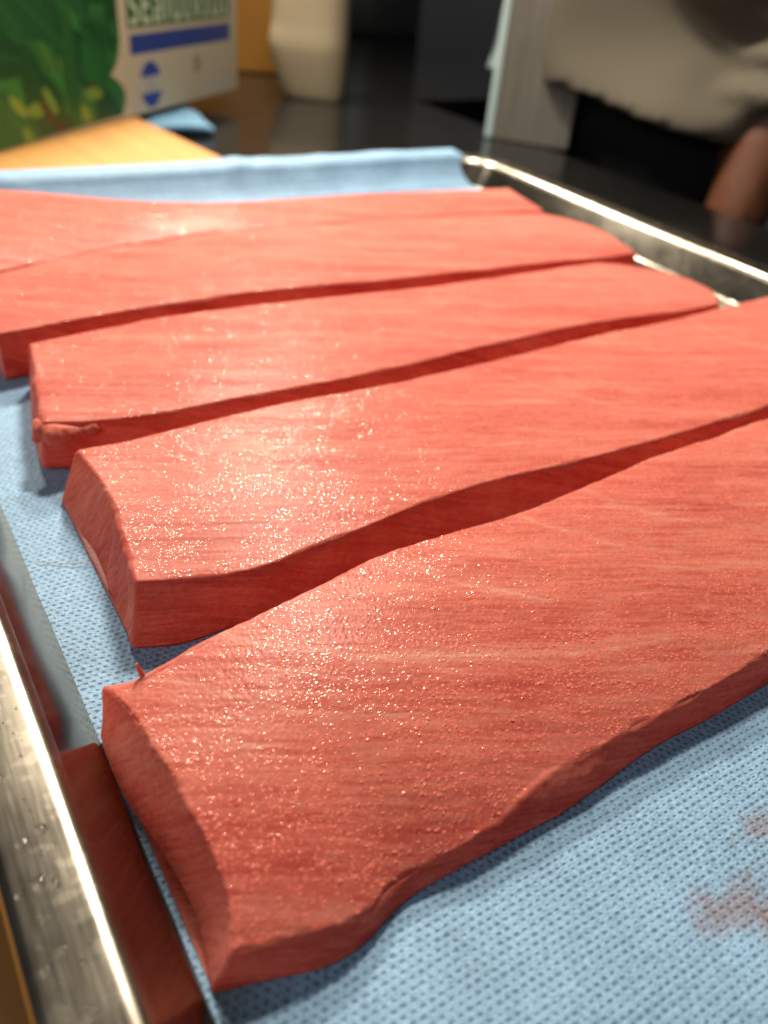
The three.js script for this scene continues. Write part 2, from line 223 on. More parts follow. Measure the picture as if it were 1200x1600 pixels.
// small grains and drops of moisture standing on the cut face
function beads(x, z, seed, amount) {
  const cx = 0.00150, cz = 0.00105, i0 = Math.round(x / cx), j0 = Math.round(z / cz); let h = 0;
  for (let j = j0 - 1; j <= j0 + 1; j++) for (let i = i0 - 1; i <= i0 + 1; i++) {
    const px = (i + (hash(i, j, seed) - 0.5) * 0.9) * cx, pz = (j + (hash(i, j, seed + 1) - 0.5) * 0.9) * cz, s = hash(i, j, seed + 2), r = (0.6 + 0.4 * hash(i, j, seed + 3)) * 0.00080;
    const d = Math.hypot((x - px) * 0.8, z - pz) / r; if (d < 1) { const b = 1 - d * d; h = Math.max(h, b * b * (0.35 + 0.65 * s) * 0.00013 * amount); }
  }
  return h;
}
function fillet(label, o) {
  const { cell, front, back, frontBase, left, leftBase, right, hFront, hBack, seed } = o;
  const L = o.L, W = o.W, T = 0.022, r = o.r || 0.0022, NX = Math.round(L / cell), NZ = Math.round(W / cell), NY = Math.max(10, Math.round(T / (cell * 1.7)));
  const F = curve(front), B = curve(back), FB = frontBase ? curve(frontBase) : F, LX = curve(left), LB = curve(leftBase || left), RX = curve(right), HF = curve(hFront), HB = curve(hBack);
  const zOff = 0.026 - Math.min(...back.map(q => q[1]));
  const pos = [], uv = [], col = [], ix = [], map = new Map();
  const vert = (i, j, k) => {
    const key = (j * (NZ + 1) + k) * (NX + 1) + i; let id = map.get(key); if (id !== undefined) return id;
    const bx = i / NX * L, by = j / NY * T, bz = k / NZ * W;
    const rb = j <= 1 && false ? 0 : r;
    const ax = clamp(bx, rb, L - rb), ay = clamp(by, rb * 0.5, T - rb), az = clamp(bz, rb, W - rb);
    let nx = bx - ax, ny = by - ay, nz = bz - az; const nl = Math.hypot(nx, ny, nz) || 1; nx /= nl; ny /= nl; nz /= nl;
    const rx = ax + nx * rb, ry = ay + ny * rb, rz = az + nz * rb;
    const s = rx / L, w = ry / T, v = rz / W;            // w 0 bottom .. 1 top, v 0 front .. 1 back
    const side = 1 - w, bulge = Math.sin(Math.PI * w);
    const lx = lerp(LX(v), LB(v), Math.pow(side, 0.9)), x0 = lerp(lx, RX(v), s);
    const zf = lerp(F(x0), FB(x0), Math.pow(side, 0.8)), zb = B(x0);
    const ease = 1 - Math.pow(1 - v, o.dome || 2.0), hT = lerp(HF(x0), HB(x0), ease) * (1 - (o.endDrop || 0) * Math.pow(clamp((0.06 - s) / 0.06, 0, 1), 2)) * (1 - (o.rightDrop || 0) * Math.pow(clamp((s - 0.8) / 0.2, 0, 1), 2));
    let x = x0, z = lerp(zf, zb, v), y = 0.0008 + w * hT;
    // relief
    const top = ny > 0 ? ny * ny : 0, sf = nz * nz, se = nx * nx;
    let d = 0;
    if (top > 0.01) {
      const patch = clamp(0.62 + 0.9 * noise(x * 38, z * 55, seed + 40) + 0.5 * noise(x * 110, z * 160, seed + 41), 0.05, 1.6);
      const wz = z - 0.42 * x + 0.005 * noise(x * 14, z * 10, seed + 3);
      d += top * (beads(x, z, seed, patch) + 0.00006 * noise(x * 60, wz * 620, seed + 5) + 0.00010 * noise(x * 14, wz * 130, seed + 6) + 0.00025 * noise(x * 11, z * 24, seed + 7) + 0.00003 * noise(x * 1500, z * 2000, seed + 8));
    }
    if (sf > 0.01) d += sf * Math.min(1, w * 14) * (0.0011 * noise3(x * 26, y * 50, 0, seed + 50) + 0.00045 * noise(x * 70, y * 420, seed + 51) + 0.00016 * noise(x * 500, y * 700, seed + 52) + 0.0008 * bulge * 0.6);
    if (se > 0.01) d += se * Math.min(1, w * 14) * (0.0013 * noise(z * 65, y * 40, seed + 60) + 0.00035 * noise(z * 220, y * 90, seed + 61) + 0.00008 * noise(z * 900, y * 300, seed + 62) - 0.0006 * bulge);
    { const rim = 4 * top * (1 - top); d += rim * (0.00018 * noise(x * 420, z * 420, seed + 70) + 0.0004 * noise(x * 90, z * 90, seed + 71)); }
    x += nx * d; y += Math.max(ny, -0.0) * d; z += -nz * d;   // v grows towards -z
    if (o.warp) [x, y, z] = o.warp(x, y, z, w, s, v);
    id = pos.length / 3; map.set(key, id); pos.push(x, y, z);
    // darker, redder muscle streaks towards the front edge, as the photograph shows them
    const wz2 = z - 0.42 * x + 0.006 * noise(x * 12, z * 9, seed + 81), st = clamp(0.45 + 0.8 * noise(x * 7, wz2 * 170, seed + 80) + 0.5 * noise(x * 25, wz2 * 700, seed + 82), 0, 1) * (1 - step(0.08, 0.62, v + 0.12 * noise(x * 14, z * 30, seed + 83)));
    // pale connective seams that curve across the cut face
    let sl = 0; for (const line of o.seams || []) { let dm = 1; for (let a = 0; a + 1 < line.length; a++) { const [ax2, az2] = line[a], [bx2, bz2] = line[a + 1], ex = bx2 - ax2, ez = bz2 - az2, tt = clamp(((x - ax2) * ex + (z - az2) * ez) / (ex * ex + ez * ez), 0, 1), dd = Math.hypot(x - ax2 - ex * tt, z - az2 - ez * tt); if (dd < dm) dm = dd; } dm += 0.0004 * noise(x * 300, z * 300, seed + 85); sl = Math.max(sl, Math.exp(-Math.pow(dm / 0.0006, 2)) * (0.65 + 0.35 * noise(x * 90, z * 90, seed + 86)) + 0.28 * Math.exp(-Math.pow(dm / 0.0025, 2))); }
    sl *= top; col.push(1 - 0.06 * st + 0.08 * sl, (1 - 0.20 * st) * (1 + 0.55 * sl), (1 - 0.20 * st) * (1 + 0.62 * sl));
    const drop = (1 - w) * hT; uv.push((x + 0.028 - (s < 0.02 ? drop * se : 0)) / FW, (z + zOff + (v < 0.5 ? drop : -drop) * Math.max(sf, 0)) / FH + 0.02 + seed * 0.06);
    return id;
  };
  const quad = (a, b, c, d) => ix.push(a, b, c, a, c, d);
  for (let k = 0; k < NZ; k++) for (let i = 0; i < NX; i++) quad(vert(i, NY, k), vert(i + 1, NY, k), vert(i + 1, NY, k + 1), vert(i, NY, k + 1));
  for (let j = 0; j < NY; j++) {
    for (let i = 0; i < NX; i++) { quad(vert(i, j, 0), vert(i + 1, j, 0), vert(i + 1, j + 1, 0), vert(i, j + 1, 0)); quad(vert(i + 1, j, NZ), vert(i, j, NZ), vert(i, j + 1, NZ), vert(i + 1, j + 1, NZ)); }
    for (let k = 0; k < NZ; k++) { quad(vert(0, j, k + 1), vert(0, j, k), vert(0, j + 1, k), vert(0, j + 1, k + 1)); quad(vert(NX, j, k), vert(NX, j, k + 1), vert(NX, j + 1, k + 1), vert(NX, j + 1, k)); }
  }
  // underside: strips straight across
  for (let i = 0; i < NX; i++) quad(vert(i, 0, NZ), vert(i + 1, 0, NZ), vert(i + 1, 0, 0), vert(i, 0, 0));
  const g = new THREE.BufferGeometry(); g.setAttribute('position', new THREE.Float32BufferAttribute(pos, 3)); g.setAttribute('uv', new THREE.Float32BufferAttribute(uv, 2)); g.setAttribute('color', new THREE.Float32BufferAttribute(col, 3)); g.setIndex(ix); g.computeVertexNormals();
  const t = thing('tuna_loin', label, 'tuna', [0, 0, 0], 'tuna loins lying side by side in the tray');
  mesh('flesh', g, fleshMat, t);
  const N = g.attributes.normal, up = new THREE.Vector3(0, 1, 0), nn = new THREE.Vector3(), M = [], q = new THREE.Quaternion(), want = Math.round(o.drops * L * W * 1e4);
  for (let k = 0; k < want * 3 && M.length < want; k++) {
    const i = 2 + Math.floor(hash(k, 1, seed + 90) * (NX - 4)), kk = 2 + Math.floor(hash(k, 2, seed + 90) * (NZ - 4)), id = vert(i, NY, kk), x = pos[id * 3], y = pos[id * 3 + 1], z = pos[id * 3 + 2];
    if (0.5 + 0.5 * noise(x * 45, z * 75, seed + 91) + 0.4 * noise(x * 150, z * 260, seed + 92) < hash(k, 3, seed + 90)) continue;
    const a = hash(k, 4, seed) * 6.283, tl = 0.20 * hash(k, 5, seed); nn.set(N.getX(id) * 0.7 + tl * Math.cos(a), N.getY(id), N.getZ(id) * 0.7 + tl * Math.sin(a)).normalize(); q.setFromUnitVectors(up, nn);
    const rr = (o.drop || 0.00040) * (0.55 + 0.9 * Math.pow(hash(k, 6, seed), 2.2));
    M.push(new THREE.Matrix4().compose(new THREE.Vector3(x, y - rr * 0.03, z), q, new THREE.Vector3(rr * (1 + 0.9 * hash(k, 7, seed)), rr * (0.22 + 0.6 * hash(k, 8, seed)), rr)));
  }
  const dm = new THREE.InstancedMesh(dropGeo, dropMat, M.length); M.forEach((m, k) => dm.setMatrixAt(k, m)); dm.name = 'moisture_drops'; dm.userData.kind = 'stuff'; t.add(dm);
  return t;
}
const tuna1 = fillet('broad red tuna loin lying in front, its thin wavy edge on bare blue towel', {
  cell: 0.00042, seed: 1, seams: [[[0.0677, -0.1725], [0.0752, -0.1636], [0.0912, -0.1515], [0.1084, -0.1416], [0.1315, -0.1322], [0.1634, -0.1187], [0.1978, -0.11]], [[0.1894, -0.1844], [0.1942, -0.1732], [0.2036, -0.1622], [0.2127, -0.1514], [0.2331, -0.1387]], [[0.139, -0.1768], [0.1406, -0.1685], [0.147, -0.159], [0.157, -0.1512], [0.1706, -0.1391]], [[0.0406, -0.1675], [0.0527, -0.1573], [0.066, -0.1438], [0.0832, -0.1309], [0.1051, -0.122]], [[0.2261, -0.1866], [0.2341, -0.1658], [0.2514, -0.1485], [0.2761, -0.1345]]], drops: 56, drop: 0.00038, L: 0.39, W: 0.09, dome: 2.6, r: 0.0014,
  front: [[0.03, -0.089], [0.047, -0.0852], [0.065, -0.0830], [0.078, -0.0868], [0.10, -0.0868], [0.114, -0.0885], [0.129, -0.0912], [0.141, -0.0910], [0.16, -0.0915], [0.187, -0.091], [0.231, -0.0915], [0.32, -0.095], [0.43, -0.10]],
  frontBase: [[0.03, -0.0868], [0.041, -0.0835], [0.0525, -0.0800], [0.0625, -0.0795], [0.080, -0.0840], [0.096, -0.0847], [0.115, -0.0851], [0.138, -0.0849], [0.168, -0.0878], [0.196, -0.0872], [0.23, -0.0881], [0.32, -0.090], [0.43, -0.095]],
  back: [[0.03, -0.1690], [0.039, -0.1660], [0.0475, -0.1675], [0.058, -0.171], [0.081, -0.1753], [0.105, -0.1785], [0.133, -0.1832], [0.16, -0.184], [0.189, -0.1825], [0.224, -0.185], [0.264, -0.188], [0.307, -0.1895], [0.355, -0.191], [0.43, -0.193]],
  left: [[0, 0.0335], [0.1, 0.0365], [0.2, 0.0380], [0.36, 0.0385], [0.52, 0.0380], [0.68, 0.0358], [0.86, 0.0345], [1, 0.0312]],
  leftBase: [[0, 0.0289], [0.1, 0.0306], [0.25, 0.0325], [0.45, 0.0315], [0.68, 0.0285], [0.88, 0.0281], [1, 0.029]],
  right: [[0, 0.425], [0.5, 0.43], [1, 0.42]],
  hFront: [[0.03, 0.0115], [0.05, 0.0095], [0.065, 0.0070], [0.08, 0.0048], [0.095, 0.006], [0.115, 0.0078], [0.135, 0.0095], [0.16, 0.0100], [0.19, 0.0105], [0.23, 0.012], [0.32, 0.014], [0.43, 0.014]],
  hBack: [[0.03, 0.0205], [0.06, 0.0212], [0.15, 0.0215], [0.43, 0.0215]],
});
const tuna2 = fillet('thick tuna loin with a clean square cut front corner, second from the bare towel', {
  cell: 0.00055, seed: 2, seams: [[[0.2539, -0.2927], [0.2704, -0.2577], [0.2954, -0.2264], [0.3419, -0.1999]], [[0.4184, -0.294], [0.4139, -0.2664], [0.4288, -0.2469]], [[0.1053, -0.2916], [0.1267, -0.2627], [0.1564, -0.2415], [0.1986, -0.2283]]], drops: 44, drop: 0.00040, L: 0.455, W: 0.092, dome: 3, r: 0.0014,
  front: [[0.05, -0.2065], [0.069, -0.2000], [0.078, -0.1965], [0.0934, -0.1945], [0.1124, -0.1973], [0.1312, -0.1986], [0.157, -0.2020], [0.177, -0.2032], [0.207, -0.2028], [0.238, -0.2010], [0.274, -0.1995], [0.315, -0.1990], [0.42, -0.201], [0.52, -0.205]],
  frontBase: [[0.048, -0.1988], [0.062, -0.1941], [0.078, -0.1940], [0.10, -0.1945], [0.157, -0.2010], [0.207, -0.2020], [0.274, -0.1990], [0.42, -0.201], [0.52, -0.205]],
  back: [[0.058, -0.2904], [0.078, -0.2896], [0.105, -0.2916], [0.151, -0.2937], [0.20, -0.2915], [0.254, -0.2927], [0.328, -0.2973], [0.406, -0.2984], [0.457, -0.301], [0.52, -0.3045]],
  left: [[0, 0.0530], [0.3, 0.0572], [0.6, 0.0592], [1, 0.0578]], leftBase: [[0, 0.0480], [0.28, 0.0496], [0.58, 0.0513], [0.8, 0.0497], [1, 0.0490]],
  right: [[0, 0.50], [0.5, 0.512], [1, 0.510]], hFront: [[0.05, 0.0215], [0.1, 0.022], [0.5, 0.0215]], hBack: [[0.05, 0.022], [0.5, 0.0215]],
});
const tuna3 = fillet('tuna loin with a torn ragged flap at its cut end corner', {
  cell: 0.00062, seed: 3, drops: 12, drop: 0.00046, L: 0.42, W: 0.09, dome: 3, r: 0.0018,
  front: [[0.048, -0.3175], [0.071, -0.3093], [0.091, -0.3064], [0.12, -0.3066], [0.173, -0.3047], [0.224, -0.3061], [0.267, -0.3096], [0.342, -0.3124], [0.39, -0.3092], [0.435, -0.3063], [0.48, -0.309]],
  back: [[0.06, -0.393], [0.114, -0.400], [0.167, -0.4015], [0.223, -0.398], [0.264, -0.394], [0.32, -0.391], [0.405, -0.391], [0.48, -0.388]],
  left: [[0, 0.0515], [0.4, 0.0560], [1, 0.064]], leftBase: [[0, 0.0485], [0.5, 0.053], [1, 0.061]],
  right: [[0, 0.462], [0.25, 0.474], [0.5, 0.473], [0.72, 0.465], [0.88, 0.452], [1, 0.434]], hFront: [[0.05, 0.0215], [0.48, 0.0215]], hBack: [[0.05, 0.022], [0.48, 0.022]],
});
fillet('tuna loin with a pale fat line along its far edge, between two others', {
  cell: 0.00075, seed: 4, seams: [[[0.12, -0.497], [0.16, -0.506], [0.22, -0.514], [0.29, -0.512], [0.36, -0.507]]], drops: 7, drop: 0.00052, L: 0.44, W: 0.10, dome: 3, r: 0.0018,
  front: [[0.053, -0.404], [0.084, -0.4075], [0.131, -0.413], [0.172, -0.415], [0.231, -0.412], [0.271, -0.407], [0.329, -0.403], [0.409, -0.399], [0.458, -0.3945], [0.49, -0.396]],
  back: [[0.06, -0.479], [0.128, -0.502], [0.216, -0.516], [0.286, -0.514], [0.39, -0.506], [0.49, -0.489]],
  left: [[0, 0.0515], [1, 0.058]], right: [[0, 0.477], [0.15, 0.481], [0.5, 0.488], [0.75, 0.484], [1, 0.470]], hFront: [[0.05, 0.0235], [0.49, 0.023]], hBack: [[0.05, 0.0245], [0.49, 0.0235]],
});
fillet('long wedge shaped tuna loin lying against the far rim of the tray', {
  cell: 0.0008, seed: 5, drops: 8, drop: 0.00055, L: 0.43, W: 0.09, dome: 2, r: 0.002,
  front: [[0.06, -0.4875], [0.128, -0.5085], [0.216, -0.5215], [0.286, -0.5205], [0.39, -0.5135], [0.49, -0.5005]],
  back: [[0.06, -0.622], [0.097, -0.606], [0.134, -0.591], [0.169, -0.576], [0.228, -0.566], [0.317, -0.572], [0.403, -0.569], [0.49, -0.559]],
  left: [[0, 0.06], [1, 0.066]], right: [[0, 0.483], [0.4, 0.486], [0.8, 0.489], [1, 0.490]], hFront: [[0.06, 0.022], [0.49, 0.0215]], hBack: [[0.06, 0.036], [0.134, 0.033], [0.228, 0.028], [0.317, 0.0245], [0.49, 0.0235]],
});

const white = g => g.setAttribute('color', new THREE.Float32BufferAttribute(new Float32Array(g.attributes.position.count * 3).fill(1), 3));
// loose shreds of flesh and membrane
function strand(name, pts, r0, r1, mat, parent, flat = 1) {
  const cv = new THREE.CatmullRomCurve3(pts.map(p => new THREE.Vector3(...p))), n = 24, g = new THREE.TubeGeometry(cv, n, 1, 8, false), P = g.attributes.position, c = new THREE.Vector3();
  for (let i = 0; i < P.count; i++) { const t = Math.floor(i / 9) / n, r = lerp(r0, r1, t); cv.getPointAt(t, c); P.setXYZ(i, c.x + (P.getX(i) - c.x) * r, c.y + (P.getY(i) - c.y) * r * flat, c.z + (P.getZ(i) - c.z) * r); }
  white(g); g.computeVertexNormals(); return mesh(name, g, mat, parent);
}
strand('flesh_shred', [[0.0425, 0.0185, -0.1655], [0.0420, 0.0215, -0.1668], [0.0412, 0.0245, -0.1675], [0.0408, 0.0268, -0.1672]], 0.0012, 0.0003, fleshMat, tuna1);
tag(strand('thread', [[0.0318, 0.0012, -0.2560], [0.0365, 0.0009, -0.2535], [0.0415, 0.0012, -0.2500], [0.0485, 0.0014, -0.2470]], 0.00013, 0.00013, new THREE.MeshStandardMaterial({ color: 0xc9b48c, roughness: 0.6 })), 'thin straw coloured thread lying on the blue towel', 'thread');
{
  // torn flap hanging over the cut corner of the third piece
  const g = surfaceNets((x, y, z) => {
    let d = cap(x, y, z, [0.0515, 0.0180, -0.322, 0.0030], [0.0555, 0.0172, -0.3122, 0.0036]); d = smin(d, cap(x, y, z, [0.0555, 0.0176, -0.3122, 0.0032], [0.070, 0.0190, -0.3095, 0.0022]), 0.006);
    d = smin(d, cap(x, y, z, [0.0505, 0.017, -0.318, 0.0030], [0.0480, 0.0150, -0.3165, 0.0018]), 0.004);
    return d + 0.0008 * noise3(x * 200, y * 300, z * 200, 5) + 0.0002 * noise3(x * 700, y * 700, z * 700, 6);
  }, [0.038, 0.008, -0.334], [0.084, 0.032, -0.296], 0.0006);
  const P = g.attributes.position, uv = []; for (let i = 0; i < P.count; i++) uv.push(P.getX(i) / FW + 0.41, (P.getZ(i) + P.getY(i)) / FH + 0.93); g.setAttribute('uv', new THREE.Float32BufferAttribute(uv, 2)); white(g);
  mesh('torn_flap', g, fleshMat, tuna3);
}

// ---------------------------------------------------------------- box, jug and what else stands behind the tray
{
  // carton printed with leaves on one half and a text panel on the other
  const cv = document.createElement('canvas'); cv.width = 1024; cv.height = 400; const c = cv.getContext('2d');
  const U = 0.53, V = 0.206, px = u => u / U * 1024, py = y => 400 - y / V * 400;
  c.fillStyle = '#aca18c'; c.fillRect(0, 0, 1024, 400);
  let sd = 12345; const rnd = () => { sd = (Math.imul(sd, 1664525) + 1013904223) >>> 0; return sd / 4294967296; };
  c.fillStyle = '#0f3a1a'; c.beginPath(); c.moveTo(0, 0); c.lineTo(px(0.268), 0); c.lineTo(px(0.268), py(0.075)); c.quadraticCurveTo(px(0.262), py(0.05), px(0.245), py(0.045)); c.quadraticCurveTo(px(0.285), py(0.03), px(0.262), py(0.004)); c.lineTo(0, 400); c.closePath(); c.fill();
  c.save(); c.clip();
  const greens = ['#164d22', '#0f3d1b', '#1d5a28', '#124822', '#256329', '#0f3b1a', '#185222', '#345d28', '#103a1a', '#14451f', '#17491f'];
  for (let k = 0; k < 130; k++) {
    const x = rnd() * px(0.30), y = rnd() * 400, a = 1.1 + (rnd() - 0.5) * 1.9, l = 50 + rnd() * 100, w = 18 + rnd() * 34;
    c.save(); c.translate(x, y); c.rotate(a); c.fillStyle = greens[Math.floor(rnd() * greens.length)];
    c.beginPath(); c.moveTo(-l, 0); c.quadraticCurveTo(0, -w * 1.6, l, 0); c.quadraticCurveTo(0, w * 1.6, -l, 0); c.fill();
    c.strokeStyle = 'rgba(110,150,85,0.30)'; c.lineWidth = 2; c.beginPath(); c.moveTo(-l, 0); c.lineTo(l, 0); c.stroke(); c.restore();
  }
  for (let k = 0; k < 14; k++) { c.fillStyle = ['#5c7a2c', '#3b2a1a', '#6a7f30'][k % 3]; c.beginPath(); c.ellipse(rnd() * px(0.22), py(0.004 + rnd() * 0.03), 18 + rnd() * 16, 8 + rnd() * 6, rnd(), 0, 7); c.fill(); }
  c.restore();
  c.fillStyle = '#2f5a28'; c.fillRect(px(0.284), 0, px(0.226), py(0.085)); 
  c.font = 'bold 92px sans-serif'; c.textBaseline = 'alphabetic'; c.lineWidth = 8; c.strokeStyle = '#1c3a1c'; c.fillStyle = '#a9b59c';
  c.strokeText('SEalUIVIUI', px(0.287), py(0.088), px(0.218)); c.fillText('SEalUIVIUI', px(0.287), py(0.088), px(0.218));
  c.fillStyle = '#26397c'; c.fillRect(px(0.286), py(0.079), px(0.224), py(0) - py(0.019));
  c.fillStyle = '#2a3f86'; c.beginPath(); c.ellipse(px(0.322), py(0.028), 42, 46, 0, 0, 7); c.fill(); c.fillStyle = '#aaa294'; c.fillRect(px(0.300), py(0.0365), 86, 32); c.fillStyle = '#8d8a94'; c.font = 'bold 34px sans-serif'; c.fillText('Q5', px(0.309), py(0.0225));
  c.fillStyle = '#8a7a66'; c.beginPath(); c.ellipse(px(0.425), py(0.040), 16, 20, 0, 0, 7); c.fill();
  c.fillStyle = '#a9a5a0'; for (let k = 0; k < 3; k++) c.fillRect(px(0.43), py(0.020 - k * 0.006), px(0.075), 6);
  const t = new THREE.CanvasTexture(cv); t.colorSpace = THREE.SRGBColorSpace;
  const A = new THREE.Vector2(0.088, -0.818), B = new THREE.Vector2(0.507, -1.154), dir = B.clone().sub(A), len = dir.length();
  const box = thing('food_carton', 'white carton printed with green leaves and a blue stripe, standing on the wooden board', 'carton', [A.x, -0.003, A.y]);
  box.rotation.y = Math.atan2(-dir.y, dir.x);
  const white = new THREE.MeshPhysicalMaterial({ color: 0xb9ae98, roughness: 0.55 });
  const body = mesh('carton_body', new RoundedBoxGeometry(len, 0.21, 0.20, 4, 0.004), white, box); body.position.set(len / 2, 0.105, -0.102);
  const face = mesh('printed_face', new RoundedBoxGeometry(len - 0.006, 0.206, 0.0022, 2, 0.0008), new THREE.MeshPhysicalMaterial({ map: t, roughness: 0.4 }), box); face.position.set(len / 2, 0.104, -0.0002);
  const g = face.geometry, P = g.attributes.position, UV = g.attributes.uv; for (let k = 0; k < P.count; k++) UV.setXY(k, P.getX(k) / (len - 0.006) + 0.5, P.getY(k) / 0.206 + 0.5);
}
{
  // folded blue towel by the corner of the board
  const g = sheet(40, 20, (u, v) => { const x = (u - 0.5) * 0.075, z = (0.5 - v) * 0.15; return [x, 0.011 + 0.002 * noise(x * 40, z * 40, 3) - 0.003 * Math.pow(Math.abs(u - 0.5) * 2, 6), z]; }, (u, v) => [u, v], 0.008);
  const m = tag(mesh('folded_towel', g, new THREE.MeshStandardMaterial({ color: 0x557e9b, roughness: 0.85 })), 'folded blue towel on the dark counter beside the board corner', 'towel');
  m.position.set(0.372, -0.0205, -1.055); m.rotation.y = -0.12;
}
{
  // white plastic container: square with rounded corners, tapering to its foot
  const prof = [[0, 0.040], [0.003, 0.043], [0.03, 0.049], [0.06, 0.0545], [0.075, 0.055], [0.10, 0.053], [0.16, 0.052], [0.20, 0.050], [0.222, 0.040], [0.232, 0.020], [0.25, 0.019], [0.2502, 0.001]];
  const R = curve(prof.map((p, i) => [i, p[1]])), Y = curve(prof.map((p, i) => [i, p[0]])), n = prof.length - 1;
  const g = gridGeo(64, n * 6, (u, v) => {
    const a = -u * Math.PI * 2, t = v * n, r = R(t), y = Y(t), sq = y < 0.215 ? 3.6 : 2.2, ca = Math.cos(a), sa = Math.sin(a), k = r / Math.pow(Math.pow(Math.abs(ca), sq) + Math.pow(Math.abs(sa), sq), 1 / sq);
    return [k * ca + (0.052 - r) * 0.75, y, k * sa];
  });
  const foot = new THREE.CircleGeometry(0.039, 48); foot.rotateX(Math.PI / 2); foot.translate(0.009, 0.0005, 0);
  const j = thing('plastic_container', 'off white plastic container with tapered foot, mirrored in the dark counter', 'container', [0.648, -0.021, -1.215]);
  const white = new THREE.MeshPhysicalMaterial({ color: 0xb3a488, roughness: 0.45, side: THREE.DoubleSide });
  mesh('container_body', mergeGeometries([g.toNonIndexed(), foot.toNonIndexed()].map(q => { q.deleteAttribute('normal'); q.computeVertexNormals(); return q; })), white, j).geometry.copy(g);
  const base = mesh('container_foot', foot, white, j);
  const cap = mesh('container_cap', new THREE.CylinderGeometry(0.021, 0.022, 0.024, 40), new THREE.MeshStandardMaterial({ color: 0xb53a2a, roughness: 0.5 }), j); cap.position.set(0.022, 0.262, 0);
  j.rotation.y = -0.62;
}
{
  const b = thing('cardboard_box', 'brown cardboard box standing behind the off white container', 'box', [0.64, -0.021, -1.48]); b.rotation.y = -0.45;
  const m = new THREE.MeshStandardMaterial({ color: 0x9a6a22, roughness: 0.8 });
  const body = mesh('box_body', new RoundedBoxGeometry(0.20, 0.26, 0.16, 3, 0.004), m, b); body.position.y = 0.13;
  for (const s of [-1, 1]) { const f = mesh('flap', new RoundedBoxGeometry(0.196, 0.003, 0.078, 2, 0.001), m, b); f.position.set(0, 0.2625, s * 0.0395); }
}
{
  const s = thing('steel_canister', 'dull grey steel canister at the back of the dark counter', 'canister', [1.22, -0.021, -2.0]);
  const m = new THREE.MeshPhysicalMaterial({ color: 0x6d726f, metalness: 0.7, roughness: 0.45 });
  const g = new THREE.LatheGeometry([[0.001, 0], [0.122, 0], [0.128, 0.006], [0.128, 0.30], [0.122, 0.31]].map(p => new THREE.Vector2(...p)), 64); mesh('canister_body', g, m, s);
  mesh('canister_lid', new THREE.LatheGeometry([[0.132, 0.300], [0.133, 0.318], [0.125, 0.326], [0.02, 0.335], [0.018, 0.352], [0.001, 0.356]].map(p => new THREE.Vector2(...p)), 64), m, s);
}
{
  // upright grey panel at the edge of the counter
  const tx = tex(256, 256, (i, j, o) => { const a = 0.15 + 0.03 * fbm(i / 20, j / 30, 4, 4) + 0.015 * noise(i / 3, j / 90, 2); o[0] = toS(a * 1.0); o[1] = toS(a * 0.93); o[2] = toS(a * 0.78); }, true);
  const p = thing('upright_panel', 'grey stone coloured panel with a pale edge strip, upright on the counter behind the tray', 'panel', [0.752, -0.021, -0.918]); p.rotation.y = -Math.atan2(0.081, 0.066);
  const b = mesh('panel_board', new RoundedBoxGeometry(0.100, 0.46, 0.018, 3, 0.002), new THREE.MeshStandardMaterial({ map: tx, roughness: 0.6 }), p); b.position.set(0.0585, 0.23, -0.010);
  const e = mesh('edge_strip', new RoundedBoxGeometry(0.010, 0.462, 0.022, 3, 0.003), new THREE.MeshPhysicalMaterial({ color: 0xb9cfd0, roughness: 0.35 }), p); e.position.set(0.004, 0.231, -0.010);
}

